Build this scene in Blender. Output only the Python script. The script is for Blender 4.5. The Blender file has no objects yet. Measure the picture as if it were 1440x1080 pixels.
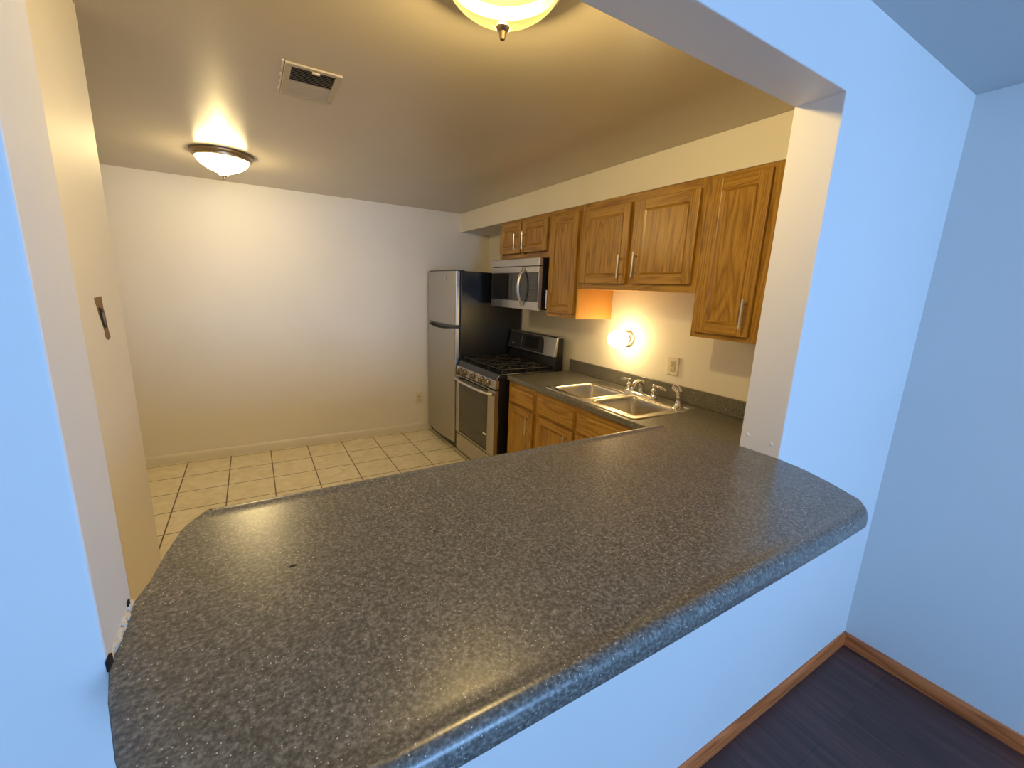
import bpy, bmesh, math, random
from mathutils import Vector, Matrix
random.seed(7)
S = bpy.context.scene
COL = S.collection

# ------------------------------------------------------------------ camera
cam_d = bpy.data.cameras.new('camera')
cam = bpy.data.objects.new('camera', cam_d)
COL.objects.link(cam)
R_ = Vector((0.85661038, -0.51441258, 0.03997947))
U_ = Vector((0.07728331, 0.20453197, 0.97580426))
F_ = Vector((0.51014307, 0.83279431, -0.21495971))
m = Matrix.Identity(4)
for i in range(3):
    m[i][0], m[i][1], m[i][2] = R_[i], U_[i], -F_[i]
m[2][3] = 1.5708
cam.matrix_world = m
cam_d.sensor_fit = 'HORIZONTAL'
cam_d.sensor_width = 36.0
cam_d.lens = 596.5455 / 1440 * 36.0
cam_d.clip_start = 0.01
S.camera = cam

# ------------------------------------------------------------------ colour management, world, daylight
S.view_settings.view_transform = 'Standard'
S.view_settings.look = 'None'
S.view_settings.exposure = 0.04
S.view_settings.gamma = 1.0
S.view_settings.use_curve_mapping = False
S.cycles.use_denoising = True
S.cycles.max_bounces = 10
S.cycles.diffuse_bounces = 6
S.cycles.glossy_bounces = 5
S.cycles.transparent_max_bounces = 12
S.cycles.sample_clamp_indirect = 6.0

W = bpy.data.worlds.new('world')
S.world = W
W.use_nodes = True
W.node_tree.nodes['Background'].inputs[0].default_value = (0.35, 0.6, 1.0, 1)
W.node_tree.nodes['Background'].inputs[1].default_value = 0.6

WIN = (-0.2, 1.7, 0.95, 2.1)      # living-room window behind the photographer: x0, x1, z0, z1
YR = -3.2                            # rear wall of the living room


def light(name, kind, loc, energy, color, **kw):
    d = bpy.data.lights.new(name, kind)
    d.energy = energy
    d.color = color
    for k, v in kw.items():
        setattr(d, k, v)
    o = bpy.data.objects.new(name, d)
    COL.objects.link(o)
    o.location = loc
    return o


day = light('window_daylight', 'AREA', ((WIN[0] + WIN[1]) / 2, YR - 0.08, (WIN[2] + WIN[3]) / 2), 160,
            (0.285, 0.54, 1.0), shape='RECTANGLE', size=WIN[1] - WIN[0], size_y=WIN[3] - WIN[2])
day.rotation_euler = (math.radians(90), 0, 0)     # shines towards +y
WARM = (1.0, 0.77, 0.37)
P_NEAR, P_FAR, P_SCONCE = 196, 16, 12

# ------------------------------------------------------------------ measured layout (metres)
Y0, Y1 = 0.6235, 0.7515      # dividing wall, living side / kitchen side
XJL, XJR = -0.188, 1.362     # opening
ZH = 2.11                    # head of opening
ZC = 2.346                   # kitchen ceiling
ZD = 2.322                   # living-room ceiling
YB = 4.415                   # far kitchen wall
XS, ZS = 1.975, 2.158        # soffit face, soffit underside
XW = 2.33                    # kitchen right wall
XD = 2.283                   # living-room right wall
ZB = 1.095                   # bar top
XL3, YL3 = -0.382, 1.946     # left kitchen wall

# ------------------------------------------------------------------ materials
def mat(name):
    m_ = bpy.data.materials.new(name)
    m_.use_nodes = True
    nt = m_.node_tree
    return m_, nt, nt.nodes['Principled BSDF']


def simple(name, col, rough=0.5, metal=0.0, spec=0.5, coat=0.0, emit=None, es=0.0):
    m_, nt, b = mat(name)
    b.inputs['Base Color'].default_value = (*col, 1)
    b.inputs['Roughness'].default_value = rough
    b.inputs['Metallic'].default_value = metal
    b.inputs['Specular IOR Level'].default_value = spec
    b.inputs['Coat Weight'].default_value = coat
    if emit:
        b.inputs['Emission Color'].default_value = (*emit, 1)
        b.inputs['Emission Strength'].default_value = es
    return m_


def N(nt, typ, **kw):
    n = nt.nodes.new(typ)
    for k, v in kw.items():
        if k in n.inputs:
            n.inputs[k].default_value = v
        else:
            setattr(n, k, v)
    return n


def coords(nt, scale=(1, 1, 1), kind='Object', rnd=False):
    tc = N(nt, 'ShaderNodeTexCoord')
    mp = N(nt, 'ShaderNodeMapping')
    mp.inputs['Scale'].default_value = scale
    nt.links.new(tc.outputs[kind], mp.inputs[0])
    if rnd:
        oi = N(nt, 'ShaderNodeObjectInfo')
        mu = N(nt, 'ShaderNodeMath', operation='MULTIPLY')
        mu.inputs[1].default_value = 37.0
        nt.links.new(oi.outputs['Random'], mu.inputs[0])
        nt.links.new(mu.outputs[0], mp.inputs['Location'])
    return mp


def ramp(nt, src, stops):
    r = N(nt, 'ShaderNodeValToRGB')
    el = r.color_ramp.elements
    while len(el) < len(stops):
        el.new(0.5)
    for e, (p, c) in zip(el, stops):
        e.position = p
        e.color = (*c, 1) if len(c) == 3 else c
    nt.links.new(src, r.inputs[0])
    return r


def bump(nt, b, src, strength, dist):
    bp = N(nt, 'ShaderNodeBump')
    bp.inputs['Strength'].default_value = strength
    bp.inputs['Distance'].default_value = dist
    nt.links.new(src, bp.inputs['Height'])
    nt.links.new(bp.outputs[0], b.inputs['Normal'])


def paint(name, col, rough, spec=0.5, bs=0.15):
    m_, nt, b = mat(name)
    c = coords(nt)
    n1 = N(nt, 'ShaderNodeTexNoise')
    n1.inputs['Scale'].default_value = 90
    n1.inputs['Detail'].default_value = 3
    nt.links.new(c.outputs[0], n1.inputs['Vector'])
    n2 = N(nt, 'ShaderNodeTexNoise')
    n2.inputs['Scale'].default_value = 2.2
    nt.links.new(c.outputs[0], n2.inputs['Vector'])
    a = tuple(x * 0.97 for x in col)
    r = ramp(nt, n2.outputs[0], [(0.3, a), (0.7, col)])
    nt.links.new(r.outputs[0], b.inputs['Base Color'])
    b.inputs['Roughness'].default_value = rough
    b.inputs['Specular IOR Level'].default_value = spec
    ad = N(nt, 'ShaderNodeMath', operation='MULTIPLY_ADD')
    ad.inputs[1].default_value = 6.0
    nt.links.new(n2.outputs[0], ad.inputs[0])
    nt.links.new(n1.outputs[0], ad.inputs[2])
    bump(nt, b, ad.outputs[0], bs, 0.0012)
    return m_


M = {}
M['wall'] = paint('wall paint', (0.74, 0.72, 0.69), 0.55, 0.35)
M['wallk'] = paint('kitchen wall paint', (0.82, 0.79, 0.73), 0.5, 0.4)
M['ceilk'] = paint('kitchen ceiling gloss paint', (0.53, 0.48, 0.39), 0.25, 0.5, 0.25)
M['ceild'] = paint('living ceiling paint', (0.55, 0.56, 0.56), 0.6)
M['trimw'] = simple('white trim paint', (0.78, 0.74, 0.66), 0.35)
M['plastic'] = simple('ivory plastic', (0.72, 0.66, 0.55), 0.35)
M['slot'] = simple('dark slot', (0.05, 0.04, 0.03), 0.6)
M['chrome'] = simple('chrome', (0.85, 0.84, 0.82), 0.08, 1.0)
M['nickel'] = simple('brushed nickel', (0.72, 0.68, 0.62), 0.28, 1.0)
M['pewter'] = simple('brushed bronze nickel trim', (0.42, 0.34, 0.24), 0.35, 1.0)
M['black'] = simple('black enamel', (0.012, 0.012, 0.013), 0.22)
M['blackside'] = simple('black appliance side', (0.010, 0.010, 0.012), 0.3)
M['iron'] = simple('cast iron', (0.010, 0.009, 0.008), 0.42)
M['bglass'] = simple('black glass', (0.012, 0.012, 0.013), 0.06, coat=0.5)
M['greyglass'] = simple('grey control glass', (0.035, 0.035, 0.038), 0.12, coat=0.3)
M['darkgrey'] = simple('dark grey plastic', (0.08, 0.08, 0.085), 0.4)
M['badge'] = simple('badge silver', (0.8, 0.8, 0.78), 0.3, 0.6)
M['label'] = simple('white label', (0.85, 0.83, 0.78), 0.5)
M['gap'] = simple('dark gap', (0.004, 0.004, 0.004), 0.9)
M['caulk'] = simple('old caulk', (0.62, 0.58, 0.50), 0.7)
M['rubber'] = simple('black rubber', (0.015, 0.015, 0.015), 0.6)


def steel(name, col, rough, axis):
    m_, nt, b = mat(name)
    sc = {'z': (160, 160, 2), 'y': (160, 2, 160), 'x': (2, 160, 160)}[axis]
    c = coords(nt, sc)
    n1 = N(nt, 'ShaderNodeTexNoise')
    n1.inputs['Scale'].default_value = 1.5
    nt.links.new(c.outputs[0], n1.inputs['Vector'])
    r = ramp(nt, n1.outputs[0], [(0.3, tuple(x * 0.93 for x in col)), (0.7, col)])
    nt.links.new(r.outputs[0], b.inputs['Base Color'])
    b.inputs['Metallic'].default_value = 1
    b.inputs['Roughness'].default_value = rough
    return m_


M['steel'] = steel('brushed stainless', (0.56, 0.54, 0.50), 0.33, 'y')
M['steelf'] = steel('fridge stainless', (0.48, 0.47, 0.445), 0.38, 'z')
M['sink'] = steel('sink stainless', (0.72, 0.68, 0.60), 0.24, 'y')


def laminate():
    m_, nt, b = mat('speckled charcoal laminate')
    c = coords(nt)
    n1 = N(nt, 'ShaderNodeTexNoise')
    n1.inputs['Scale'].default_value = 175
    n1.inputs['Detail'].default_value = 4
    n1.inputs['Roughness'].default_value = 0.65
    nt.links.new(c.outputs[0], n1.inputs['Vector'])
    r1 = ramp(nt, n1.outputs[0], [(0.33, (0.050, 0.049, 0.044)), (0.5, (0.118, 0.115, 0.102)), (0.67, (0.25, 0.242, 0.215))])
    v = N(nt, 'ShaderNodeTexVoronoi')
    v.inputs['Scale'].default_value = 330
    nt.links.new(c.outputs[0], v.inputs['Vector'])
    sp = N(nt, 'ShaderNodeSeparateColor')
    nt.links.new(v.outputs['Color'], sp.inputs[0])
    gt = N(nt, 'ShaderNodeMath', operation='GREATER_THAN')
    gt.inputs[1].default_value = 0.93
    nt.links.new(sp.outputs[0], gt.inputs[0])
    lt = N(nt, 'ShaderNodeMath', operation='LESS_THAN')
    lt.inputs[1].default_value = 0.30
    nt.links.new(v.outputs['Distance'], lt.inputs[0])
    mu = N(nt, 'ShaderNodeMath', operation='MULTIPLY')
    nt.links.new(gt.outputs[0], mu.inputs[0])
    nt.links.new(lt.outputs[0], mu.inputs[1])
    mx = N(nt, 'ShaderNodeMix', data_type='RGBA')
    mx.inputs[7].default_value = (0.60, 0.58, 0.52, 1)
    nt.links.new(mu.outputs[0], mx.inputs[0])
    nt.links.new(r1.outputs[0], mx.inputs[6])
    nt.links.new(mx.outputs[2], b.inputs['Base Color'])
    b.inputs['Roughness'].default_value = 0.29
    b.inputs['Specular IOR Level'].default_value = 0.6
    n3 = N(nt, 'ShaderNodeTexNoise')
    n3.inputs['Scale'].default_value = 260
    nt.links.new(c.outputs[0], n3.inputs['Vector'])
    bump(nt, b, n3.outputs[0], 0.12, 0.0003)
    return m_


M['lam'] = laminate()


def oak(name, axis, tint=(1, 1, 1)):
    T = lambda *c: tuple(a * b for a, b in zip(c, tint))
    m_, nt, b = mat(name)
    base = {'z': (1, 1, 0.10), 'y': (1, 0.10, 1), 'x': (0.10, 1, 1)}[axis]
    c = coords(nt, base, rnd=True)
    n1 = N(nt, 'ShaderNodeTexNoise')                  # cathedral figure
    n1.inputs['Scale'].default_value = 9
    n1.inputs['Detail'].default_value = 2
    n1.inputs['Distortion'].default_value = 0.4
    nt.links.new(c.outputs[0], n1.inputs['Vector'])
    mu = N(nt, 'ShaderNodeMath', operation='MULTIPLY')
    mu.inputs[1].default_value = 20
    nt.links.new(n1.outputs[0], mu.inputs[0])
    fr = N(nt, 'ShaderNodeMath', operation='PINGPONG')
    fr.inputs[1].default_value = 1.0
    nt.links.new(mu.outputs[0], fr.inputs[0])
    c2 = coords(nt, tuple(x * 1.0 if x < 1 else 9 for x in base), rnd=True)
    n2 = N(nt, 'ShaderNodeTexNoise')                  # pores
    n2.inputs['Scale'].default_value = 26
    n2.inputs['Detail'].default_value = 3
    nt.links.new(c2.outputs[0], n2.inputs['Vector'])
    r1 = ramp(nt, fr.outputs[0], [(0.0, T(0.28, 0.138, 0.018)), (0.35, T(0.40, 0.212, 0.030)), (1.0, T(0.48, 0.27, 0.046))])
    r2 = ramp(nt, n2.outputs[0], [(0.35, (0.62, 0.56, 0.5)), (0.55, (1, 1, 1))])
    mx = N(nt, 'ShaderNodeMix', data_type='RGBA', blend_type='MULTIPLY')
    mx.inputs[0].default_value = 0.75
    nt.links.new(r1.outputs[0], mx.inputs[6])
    nt.links.new(r2.outputs[0], mx.inputs[7])
    nt.links.new(mx.outputs[2], b.inputs['Base Color'])
    b.inputs['Roughness'].default_value = 0.32
    bump(nt, b, n2.outputs[0], 0.3, 0.0008)
    return m_


M['oakz'] = oak('honey oak upright grain', 'z')
M['oaky'] = oak('honey oak level grain', 'y')
M['oakx'] = oak('stained oak baseboard', 'x', (1.45, 0.74, 1.3))
M['oakyb'] = oak('stained oak baseboard side', 'y', (1.45, 0.74, 1.3))
M['oakside'] = simple('oak veneer side', (0.52, 0.25, 0.06), 0.4)


def tile():
    m_, nt, b = mat('beige ceramic tile')
    c = coords(nt)
    c.inputs['Location'].default_value = (-0.046 + 0.002, -4.06 + 0.002, 0)
    br = N(nt, 'ShaderNodeTexBrick')
    br.offset = 0.0
    br.squash = 1.0
    br.inputs['Scale'].default_value = 1.0
    br.inputs['Brick Width'].default_value = 0.313
    br.inputs['Row Height'].default_value = 0.313
    br.inputs['Mortar Size'].default_value = 0.0042
    br.inputs['Mortar Smooth'].default_value = 0.1
    nt.links.new(c.outputs[0], br.inputs['Vector'])
    n1 = N(nt, 'ShaderNodeTexNoise')
    n1.inputs['Scale'].default_value = 9
    n1.inputs['Detail'].default_value = 5
    n1.inputs['Distortion'].default_value = 1.2
    nt.links.new(c.outputs[0], n1.inputs['Vector'])
    r = ramp(nt, n1.outputs[0], [(0.3, (0.70, 0.62, 0.44)), (0.55, (0.80, 0.73, 0.55)), (0.75, (0.86, 0.80, 0.64))])
    mx = N(nt, 'ShaderNodeMix', data_type='RGBA')
    mx.inputs[7].default_value = (0.13, 0.085, 0.05, 1)
    nt.links.new(br.outputs['Fac'], mx.inputs[0])
    nt.links.new(r.outputs[0], mx.inputs[6])
    nt.links.new(mx.outputs[2], b.inputs['Base Color'])
    b.inputs['Roughness'].default_value = 0.38
    inv = N(nt, 'ShaderNodeMath', operation='SUBTRACT')
    inv.inputs[0].default_value = 1.0
    nt.links.new(br.outputs['Fac'], inv.inputs[1])
    bump(nt, b, inv.outputs[0], 0.6, 0.002)
    return m_


M['tile'] = tile()


def plank():
    m_, nt, b = mat('dark wood plank floor')
    c = coords(nt)
    c.inputs['Rotation'].default_value = (0, 0, math.radians(90))
    br = N(nt, 'ShaderNodeTexBrick')
    br.offset = 0.37
    br.inputs['Scale'].default_value = 1.0
    br.inputs['Brick Width'].default_value = 1.2
    br.inputs['Row Height'].default_value = 0.15
    br.inputs['Mortar Size'].default_value = 0.0008
    br.inputs['Color1'].default_value = (0.080, 0.037, 0.031, 1)
    br.inputs['Color2'].default_value = (0.115, 0.052, 0.045, 1)
    br.inputs['Mortar'].default_value = (0.02, 0.018, 0.018, 1)
    nt.links.new(c.outputs[0], br.inputs['Vector'])
    c2 = coords(nt, (30, 1.6, 1))
    n1 = N(nt, 'ShaderNodeTexNoise')
    n1.inputs['Scale'].default_value = 2.0
    n1.inputs['Detail'].default_value = 4
    nt.links.new(c2.outputs[0], n1.inputs['Vector'])
    r = ramp(nt, n1.outputs[0], [(0.3, (0.55, 0.55, 0.55)), (0.7, (1.15, 1.1, 1.1))])
    mx = N(nt, 'ShaderNodeMix', data_type='RGBA', blend_type='MULTIPLY')
    mx.inputs[0].default_value = 1.0
    nt.links.new(br.outputs['Color'], mx.inputs[6])
    nt.links.new(r.outputs[0], mx.inputs[7])
    nt.links.new(mx.outputs[2], b.inputs['Base Color'])
    b.inputs['Roughness'].default_value = 0.42
    return m_


M['plank'] = plank()


def lampglass(name, col, es, tr, body=(0.06, 0.045, 0.015)):
    """frosted amber glass: lets part of the bulb's light straight through and glows where lit"""
    m_, nt, b = mat(name)
    nt.nodes.remove(b)
    out = nt.nodes['Material Output']
    t = N(nt, 'ShaderNodeBsdfTransparent')
    t.inputs[0].default_value = (1.0, 0.93, 0.75, 1)
    e = N(nt, 'ShaderNodeEmission')
    e.inputs[0].default_value = (*col, 1)
    e.inputs[1].default_value = es
    g = N(nt, 'ShaderNodeBsdfPrincipled')
    g.inputs['Base Color'].default_value = (*body, 1)
    g.inputs['Roughness'].default_value = 0.2
    ad = N(nt, 'ShaderNodeAddShader')
    nt.links.new(g.outputs[0], ad.inputs[0])
    nt.links.new(e.outputs[0], ad.inputs[1])
    mx = N(nt, 'ShaderNodeMixShader')
    mx.inputs[0].default_value = 1 - tr
    nt.links.new(t.outputs[0], mx.inputs[1])
    nt.links.new(ad.outputs[0], mx.inputs[2])
    nt.links.new(mx.outputs[0], out.inputs[0])
    return m_


M['glass_near'] = lampglass('amber frosted glass', (1.0, 0.75, 0.20), 0.88, 0.15, (0.006, 0.004, 0.001))
M['glass_far'] = lampglass('lit frosted glass', (1.0, 0.78, 0.40), 62.0, 0.35)
M['globe'] = lampglass('lit white glass globe', (1.0, 0.80, 0.50), 10.0, 0.35)

# ------------------------------------------------------------------ mesh helpers
def box(bm, x0, x1, y0, y1, z0, z1, mi=0):
    if x0 > x1: x0, x1 = x1, x0
    if y0 > y1: y0, y1 = y1, y0
    if z0 > z1: z0, z1 = z1, z0
    v = [bm.verts.new(p) for p in ((x0, y0, z0), (x1, y0, z0), (x1, y1, z0), (x0, y1, z0),
                                   (x0, y0, z1), (x1, y0, z1), (x1, y1, z1), (x0, y1, z1))]
    for f in ((3, 2, 1, 0), (4, 5, 6, 7), (0, 1, 5, 4), (1, 2, 6, 5), (2, 3, 7, 6), (3, 0, 4, 7)):
        fc = bm.faces.new([v[i] for i in f])
        fc.material_index = mi
    return bm


def B(*boxes):
    bm = bmesh.new()
    for b in boxes:
        box(bm, *b)
    return bm


def prism(bm, pts, axis, a, b, mi=0):
    """extrude a 2-D outline along an axis; outline coords are the two other axes in xyz order"""
    def P(p, t):
        return {'x': (t, p[0], p[1]), 'y': (p[0], t, p[1]), 'z': (p[0], p[1], t)}[axis]
    A = [bm.verts.new(P(p, a)) for p in pts]
    Z = [bm.verts.new(P(p, b)) for p in pts]
    n = len(pts)
    fs = [bm.faces.new(A), bm.faces.new(Z[::-1])]
    for i in range(n):
        fs.append(bm.faces.new((A[i], Z[i], Z[(i + 1) % n], A[(i + 1) % n])))
    for f in fs:
        f.material_index = mi
    return bm


def lathe(bm, prof, center, axis='z', n=40, cap=True, mi=0):
    """prof: (radius, height) along axis from center"""
    cx, cy, cz = center
    rings = []
    for r, h in prof:
        ring = []
        for k in range(n):
            a = 2 * math.pi * k / n
            u, w = r * math.cos(a), r * math.sin(a)
            p = {'z': (cx + u, cy + w, cz + h), 'x': (cx + h, cy + u, cz + w), 'y': (cx + u, cy + h, cz + w)}[axis]
            ring.append(bm.verts.new(p))
        rings.append(ring)
    for a, b in zip(rings, rings[1:]):
        for k in range(n):
            f = bm.faces.new((a[k], a[(k + 1) % n], b[(k + 1) % n], b[k]))
            f.material_index = mi
    if cap:
        bm.faces.new(rings[0][::-1]).material_index = mi
        bm.faces.new(rings[-1]).material_index = mi
    return bm


def tube(bm, pts, rad, n=14, mi=0, flat=1.0):
    """swept tube through points; rad scalar or list; flat squashes the second axis"""
    pts = [Vector(p) for p in pts]
    if not isinstance(rad, (list, tuple)):
        rad = [rad] * len(pts)
    rings = []
    up = Vector((0, 0, 1))
    prev = None
    for i, p in enumerate(pts):
        t = (pts[min(i + 1, len(pts) - 1)] - pts[max(i - 1, 0)]).normalized()
        if prev is None:
            u = t.cross(up) if abs(t.dot(up)) < 0.95 else t.cross(Vector((0, 1, 0)))
        else:
            u = prev - t * prev.dot(t)
        u.normalize()
        prev = u
        w = t.cross(u)
        rings.append([bm.verts.new(p + rad[i] * (u * math.cos(2 * math.pi * k / n) + flat * w * math.sin(2 * math.pi * k / n))) for k in range(n)])
    for a, b in zip(rings, rings[1:]):
        for k in range(n):
            bm.faces.new((a[k], a[(k + 1) % n], b[(k + 1) % n], b[k])).material_index = mi
    bm.faces.new(rings[0][::-1]).material_index = mi
    bm.faces.new(rings[-1]).material_index = mi
    return bm


def smooth_path(pts, k=6):
    """Catmull-Rom"""
    P = [Vector(p) for p in pts]
    P = [2 * P[0] - P[1]] + P + [2 * P[-1] - P[-2]]
    out = []
    for i in range(1, len(P) - 2):
        a, b, c, d = P[i - 1:i + 3]
        for j in range(k):
            t = j / k
            out.append(0.5 * ((2 * b) + (c - a) * t + (2 * a - 5 * b + 4 * c - d) * t * t + (3 * b - a - 3 * c + d) * t ** 3))
    out.append(P[-2])
    return out


def root_of(o):
    while o.parent:
        o = o.parent
    return o


def obj(name, bm, mats, parent=None, bevel=0.0, smooth=False, seg=2, at=None):
    if not isinstance(mats, (list, tuple)):
        mats = [mats]
    if parent is not None:
        L = root_of(parent)['_loc'] if '_loc' in root_of(parent) else root_of(parent).location
        org = Vector(root_of(parent).location)
    else:
        org = Vector(at) if at else Vector((0, 0, 0))
    bmesh.ops.recalc_face_normals(bm, faces=bm.faces)
    bmesh.ops.translate(bm, verts=bm.verts, vec=-org)
    me = bpy.data.meshes.new(name)
    bm.to_mesh(me)
    bm.free()
    for x in mats:
        me.materials.append(M[x] if isinstance(x, str) else x)
    o = bpy.data.objects.new(name, me)
    COL.objects.link(o)
    if parent is not None:
        o.parent = parent
    else:
        o.location = org
    if smooth:
        for p in me.polygons:
            p.use_smooth = True
        me.set_sharp_from_angle(angle=math.radians(40))
    if bevel:
        md = o.modifiers.new('bevel', 'BEVEL')
        md.width = bevel
        md.segments = seg
        md.limit_method = 'ANGLE'
        md.angle_limit = math.radians(35)
        md.harden_normals = False
    return o


def tag(o, label, cat, group=None, kind=None):
    o['label'] = label
    o['category'] = cat
    if group: o['group'] = group
    if kind: o['kind'] = kind
    return o


def thing(name, label, cat, loc, group=None):
    o = bpy.data.objects.new(name, None)
    o.empty_display_size = 0.05
    COL.objects.link(o)
    o.location = loc
    return tag(o, label, cat, group)


def struct(name, bm, mats, label, cat, bevel=0.0, smooth=False):
    return tag(obj(name, bm, mats, bevel=bevel, smooth=smooth), label, cat, kind='structure')


# ------------------------------------------------------------------ the shell
XLD = -2.3        # living-room left wall
XLH = -1.75       # far left of the kitchen beyond the short wall


def gridwall(y0, y1, xs, zs, holes):
    """a wall slab in the x-z plane with openings, one connected mesh"""
    bm = bmesh.new()
    V = {}
    def v(i, j, k):
        if (i, j, k) not in V:
            V[(i, j, k)] = bm.verts.new((xs[i], (y0, y1)[k], zs[j]))
        return V[(i, j, k)]
    nx, nz = len(xs) - 1, len(zs) - 1
    solid = lambda i, j: 0 <= i < nx and 0 <= j < nz and (i, j) not in holes
    for i in range(nx):
        for j in range(nz):
            if not solid(i, j):
                continue
            bm.faces.new((v(i, j, 0), v(i + 1, j, 0), v(i + 1, j + 1, 0), v(i, j + 1, 0)))
            bm.faces.new((v(i, j, 1), v(i, j + 1, 1), v(i + 1, j + 1, 1), v(i + 1, j, 1)))
            for di, dj, a, b in ((-1, 0, (i, j), (i, j + 1)), (1, 0, (i + 1, j), (i + 1, j + 1)),
                                 (0, -1, (i, j), (i + 1, j)), (0, 1, (i, j + 1), (i + 1, j + 1))):
                if not solid(i + di, j + dj):
                    bm.faces.new((v(*a, 0), v(*b, 0), v(*b, 1), v(*a, 1)))
    return bm


struct('wall_divider', gridwall(Y0, Y1, [XLD, XJL, XJR, XW], [0, ZB - 0.038, ZH, 2.40], {(1, 1)}), 'wall',
       'pale dividing wall with the wide pass-through opening above the bar', 'wall', bevel=0.003)
struct('wall_right_living', B((XD, XD + 0.12, YR, Y0 + 0.001, 0, 2.40)), 'wall',
       'plain blue-lit side wall of the living room at the right edge', 'wall')
struct('wall_right_kitchen', B((XW, XW + 0.12, Y1 - 0.001, YB + 0.12, 0, 2.45)), 'wallk',
       'kitchen wall behind the sink, oak cabinets and stove', 'wall')
struct('wall_back', B((XLH - 0.1, XW, YB, YB + 0.12, 0, 2.45)), 'wallk',
       'bare cream far wall of the kitchen above the tile floor', 'wall')
w_left = struct('wall_left', B((XL3 - 0.12, XL3, Y1, YL3, 0, 2.45)), 'wallk',
       'short beige wall just inside the opening with a rough latch hole', 'wall', bevel=0.003)
struct('wall_left_far', B((XLH - 0.1, XLH, YL3 - 1.2, YB, 0, 2.45)), 'wallk',
       'side wall of the kitchen hidden beyond the short left wall', 'wall')
struct('wall_left_living', B((XLD - 0.12, XLD, YR, Y1, 0, 2.40)), 'wall',
       'left wall of the living room outside the picture', 'wall')
struct('wall_rear', gridwall(YR - 0.12, YR, [XLD, WIN[0], WIN[1], XD], [0, WIN[2], WIN[3], 2.40], {(1, 1)}), 'wall',
       'rear living-room wall with the window behind the photographer', 'wall')
# window frame in the rear wall
bm = bmesh.new()
x0, x1, z0, z1 = WIN
fy0, fy1 = YR - 0.05, YR + 0.015
box(bm, x0 - .05, x0 + .03, fy0, fy1, z0 - .05, z1 + .05); box(bm, x1 - .03, x1 + .05, fy0, fy1, z0 - .05, z1 + .05)
box(bm, x0 + .03, x1 - .03, fy0, fy1, z0 - .05, z0 + .03); box(bm, x0 + .03, x1 - .03, fy0, fy1, z1 - .03, z1 + .05)
box(bm, (x0 + x1) / 2 - .02, (x0 + x1) / 2 + .02, fy0, YR, z0 + .03, z1 - .03)
struct('window_1', bm, 'trimw', 'white framed living-room window behind the photographer', 'window')

struct('ceiling', B((XLD, XD, YR, Y0, ZD, ZD + 0.12)), 'ceild', 'grey-blue living-room ceiling in the top right corner', 'ceiling')
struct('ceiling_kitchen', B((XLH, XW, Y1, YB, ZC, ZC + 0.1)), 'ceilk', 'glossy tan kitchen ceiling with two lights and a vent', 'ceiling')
struct('floor', B((XLD, XD, YR, Y0, -0.1, 0)), 'plank', 'dark wood plank floor of the living room', 'floor')
struct('floor_kitchen', B((XLH, XW, Y1, YB, -0.1, 0)), 'tile', 'beige ceramic tile kitchen floor with brown grout', 'floor')
struct('trim_1', B((XS, XW, Y1, YB, ZS, ZC)), 'wallk', 'boxed soffit between the oak wall cabinets and the ceiling', 'soffit', bevel=0.003)


def baseprof(bm, axis, a, b, c, sgn, h, t, mi=0):
    """baseboard with an eased top; c = wall plane, sgn = direction into the room"""
    pts = [(c, 0), (c + sgn * t, 0), (c + sgn * t, h * 0.72), (c + sgn * t * 0.75, h * 0.88), (c + sgn * t * 0.35, h), (c, h)]
    return prism(bm, pts, axis, a, b, mi)


bm = bmesh.new(); 
pts = [(YB, 0), (YB - .014, 0), (YB - .014, .062), (YB - .010, .074), (YB - .005, .082), (YB, .082)]
prism(bm, pts, 'x', XLH, XW)
struct('baseboard_back', bm, 'trimw', 'cream baseboard along the foot of the far kitchen wall', 'baseboard', smooth=True)
bm = bmesh.new()
pts = [(Y0, 0), (Y0 - .012, 0), (Y0 - .012, .045), (Y0 - .009, .056), (Y0 - .004, .063), (Y0, .063)]
prism(bm, pts, 'x', XLD, XD)
struct('baseboard_divider', bm, 'oakx', 'narrow oak baseboard under the bar along the dividing wall', 'baseboard', smooth=True)
bm = bmesh.new()
prism(bm, [(XD, 0), (XD - .012, 0), (XD - .012, .045), (XD - .009, .056), (XD - .004, .063), (XD, .063)], 'y', YR, Y0 - .012)
struct('baseboard_right', bm, 'oakyb', 'narrow oak baseboard at the foot of the right living-room wall', 'baseboard', smooth=True)

# rough latch hole in the short left wall: torn paper patch and a dark cavity
def on_left(px, pts, mi=0, bm=None, d=0.001):
    prism(bm, pts, 'x', XL3 - 0.004, XL3 + d, mi)
bm = bmesh.new()
on_left(0, [(1.655, 1.503), (1.725, 1.506), (1.727, 1.47), (1.735, 1.45), (1.742, 1.405), (1.752, 1.382), (1.728, 1.376), (1.706, 1.384),
            (1.702, 1.41), (1.690, 1.43), (1.676, 1.455), (1.668, 1.475)], 0, bm, 0.0012)
t = tag(obj('latch_cutout', bm, 'hole' if 'hole' in M else simple('torn brown drywall', (0.22, 0.14, 0.07), 0.9), at=(XL3, 1.70, 1.38)),
        'rough brown latch cutout in the short left wall', 'hole')
bm = bmesh.new()
prism(bm, [(1.680, 1.476), (1.712, 1.47), (1.728, 1.445), (1.726, 1.415), (1.706, 1.412), (1.692, 1.428), (1.682, 1.45)], 'x', XL3 + 0.0011, XL3 + 0.0018)
obj('cavity', bm, 'gap', t)
bm = bmesh.new()
prism(bm, [(1.700, 1.462), (1.712, 1.458), (1.720, 1.44), (1.716, 1.42), (1.706, 1.43), (1.70, 1.448)], 'x', XL3 + 0.0018, XL3 + 0.0032)
obj('metal_strip', bm, simple('dull latch metal', (0.25, 0.22, 0.19), 0.5, 0.6), t)

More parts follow.
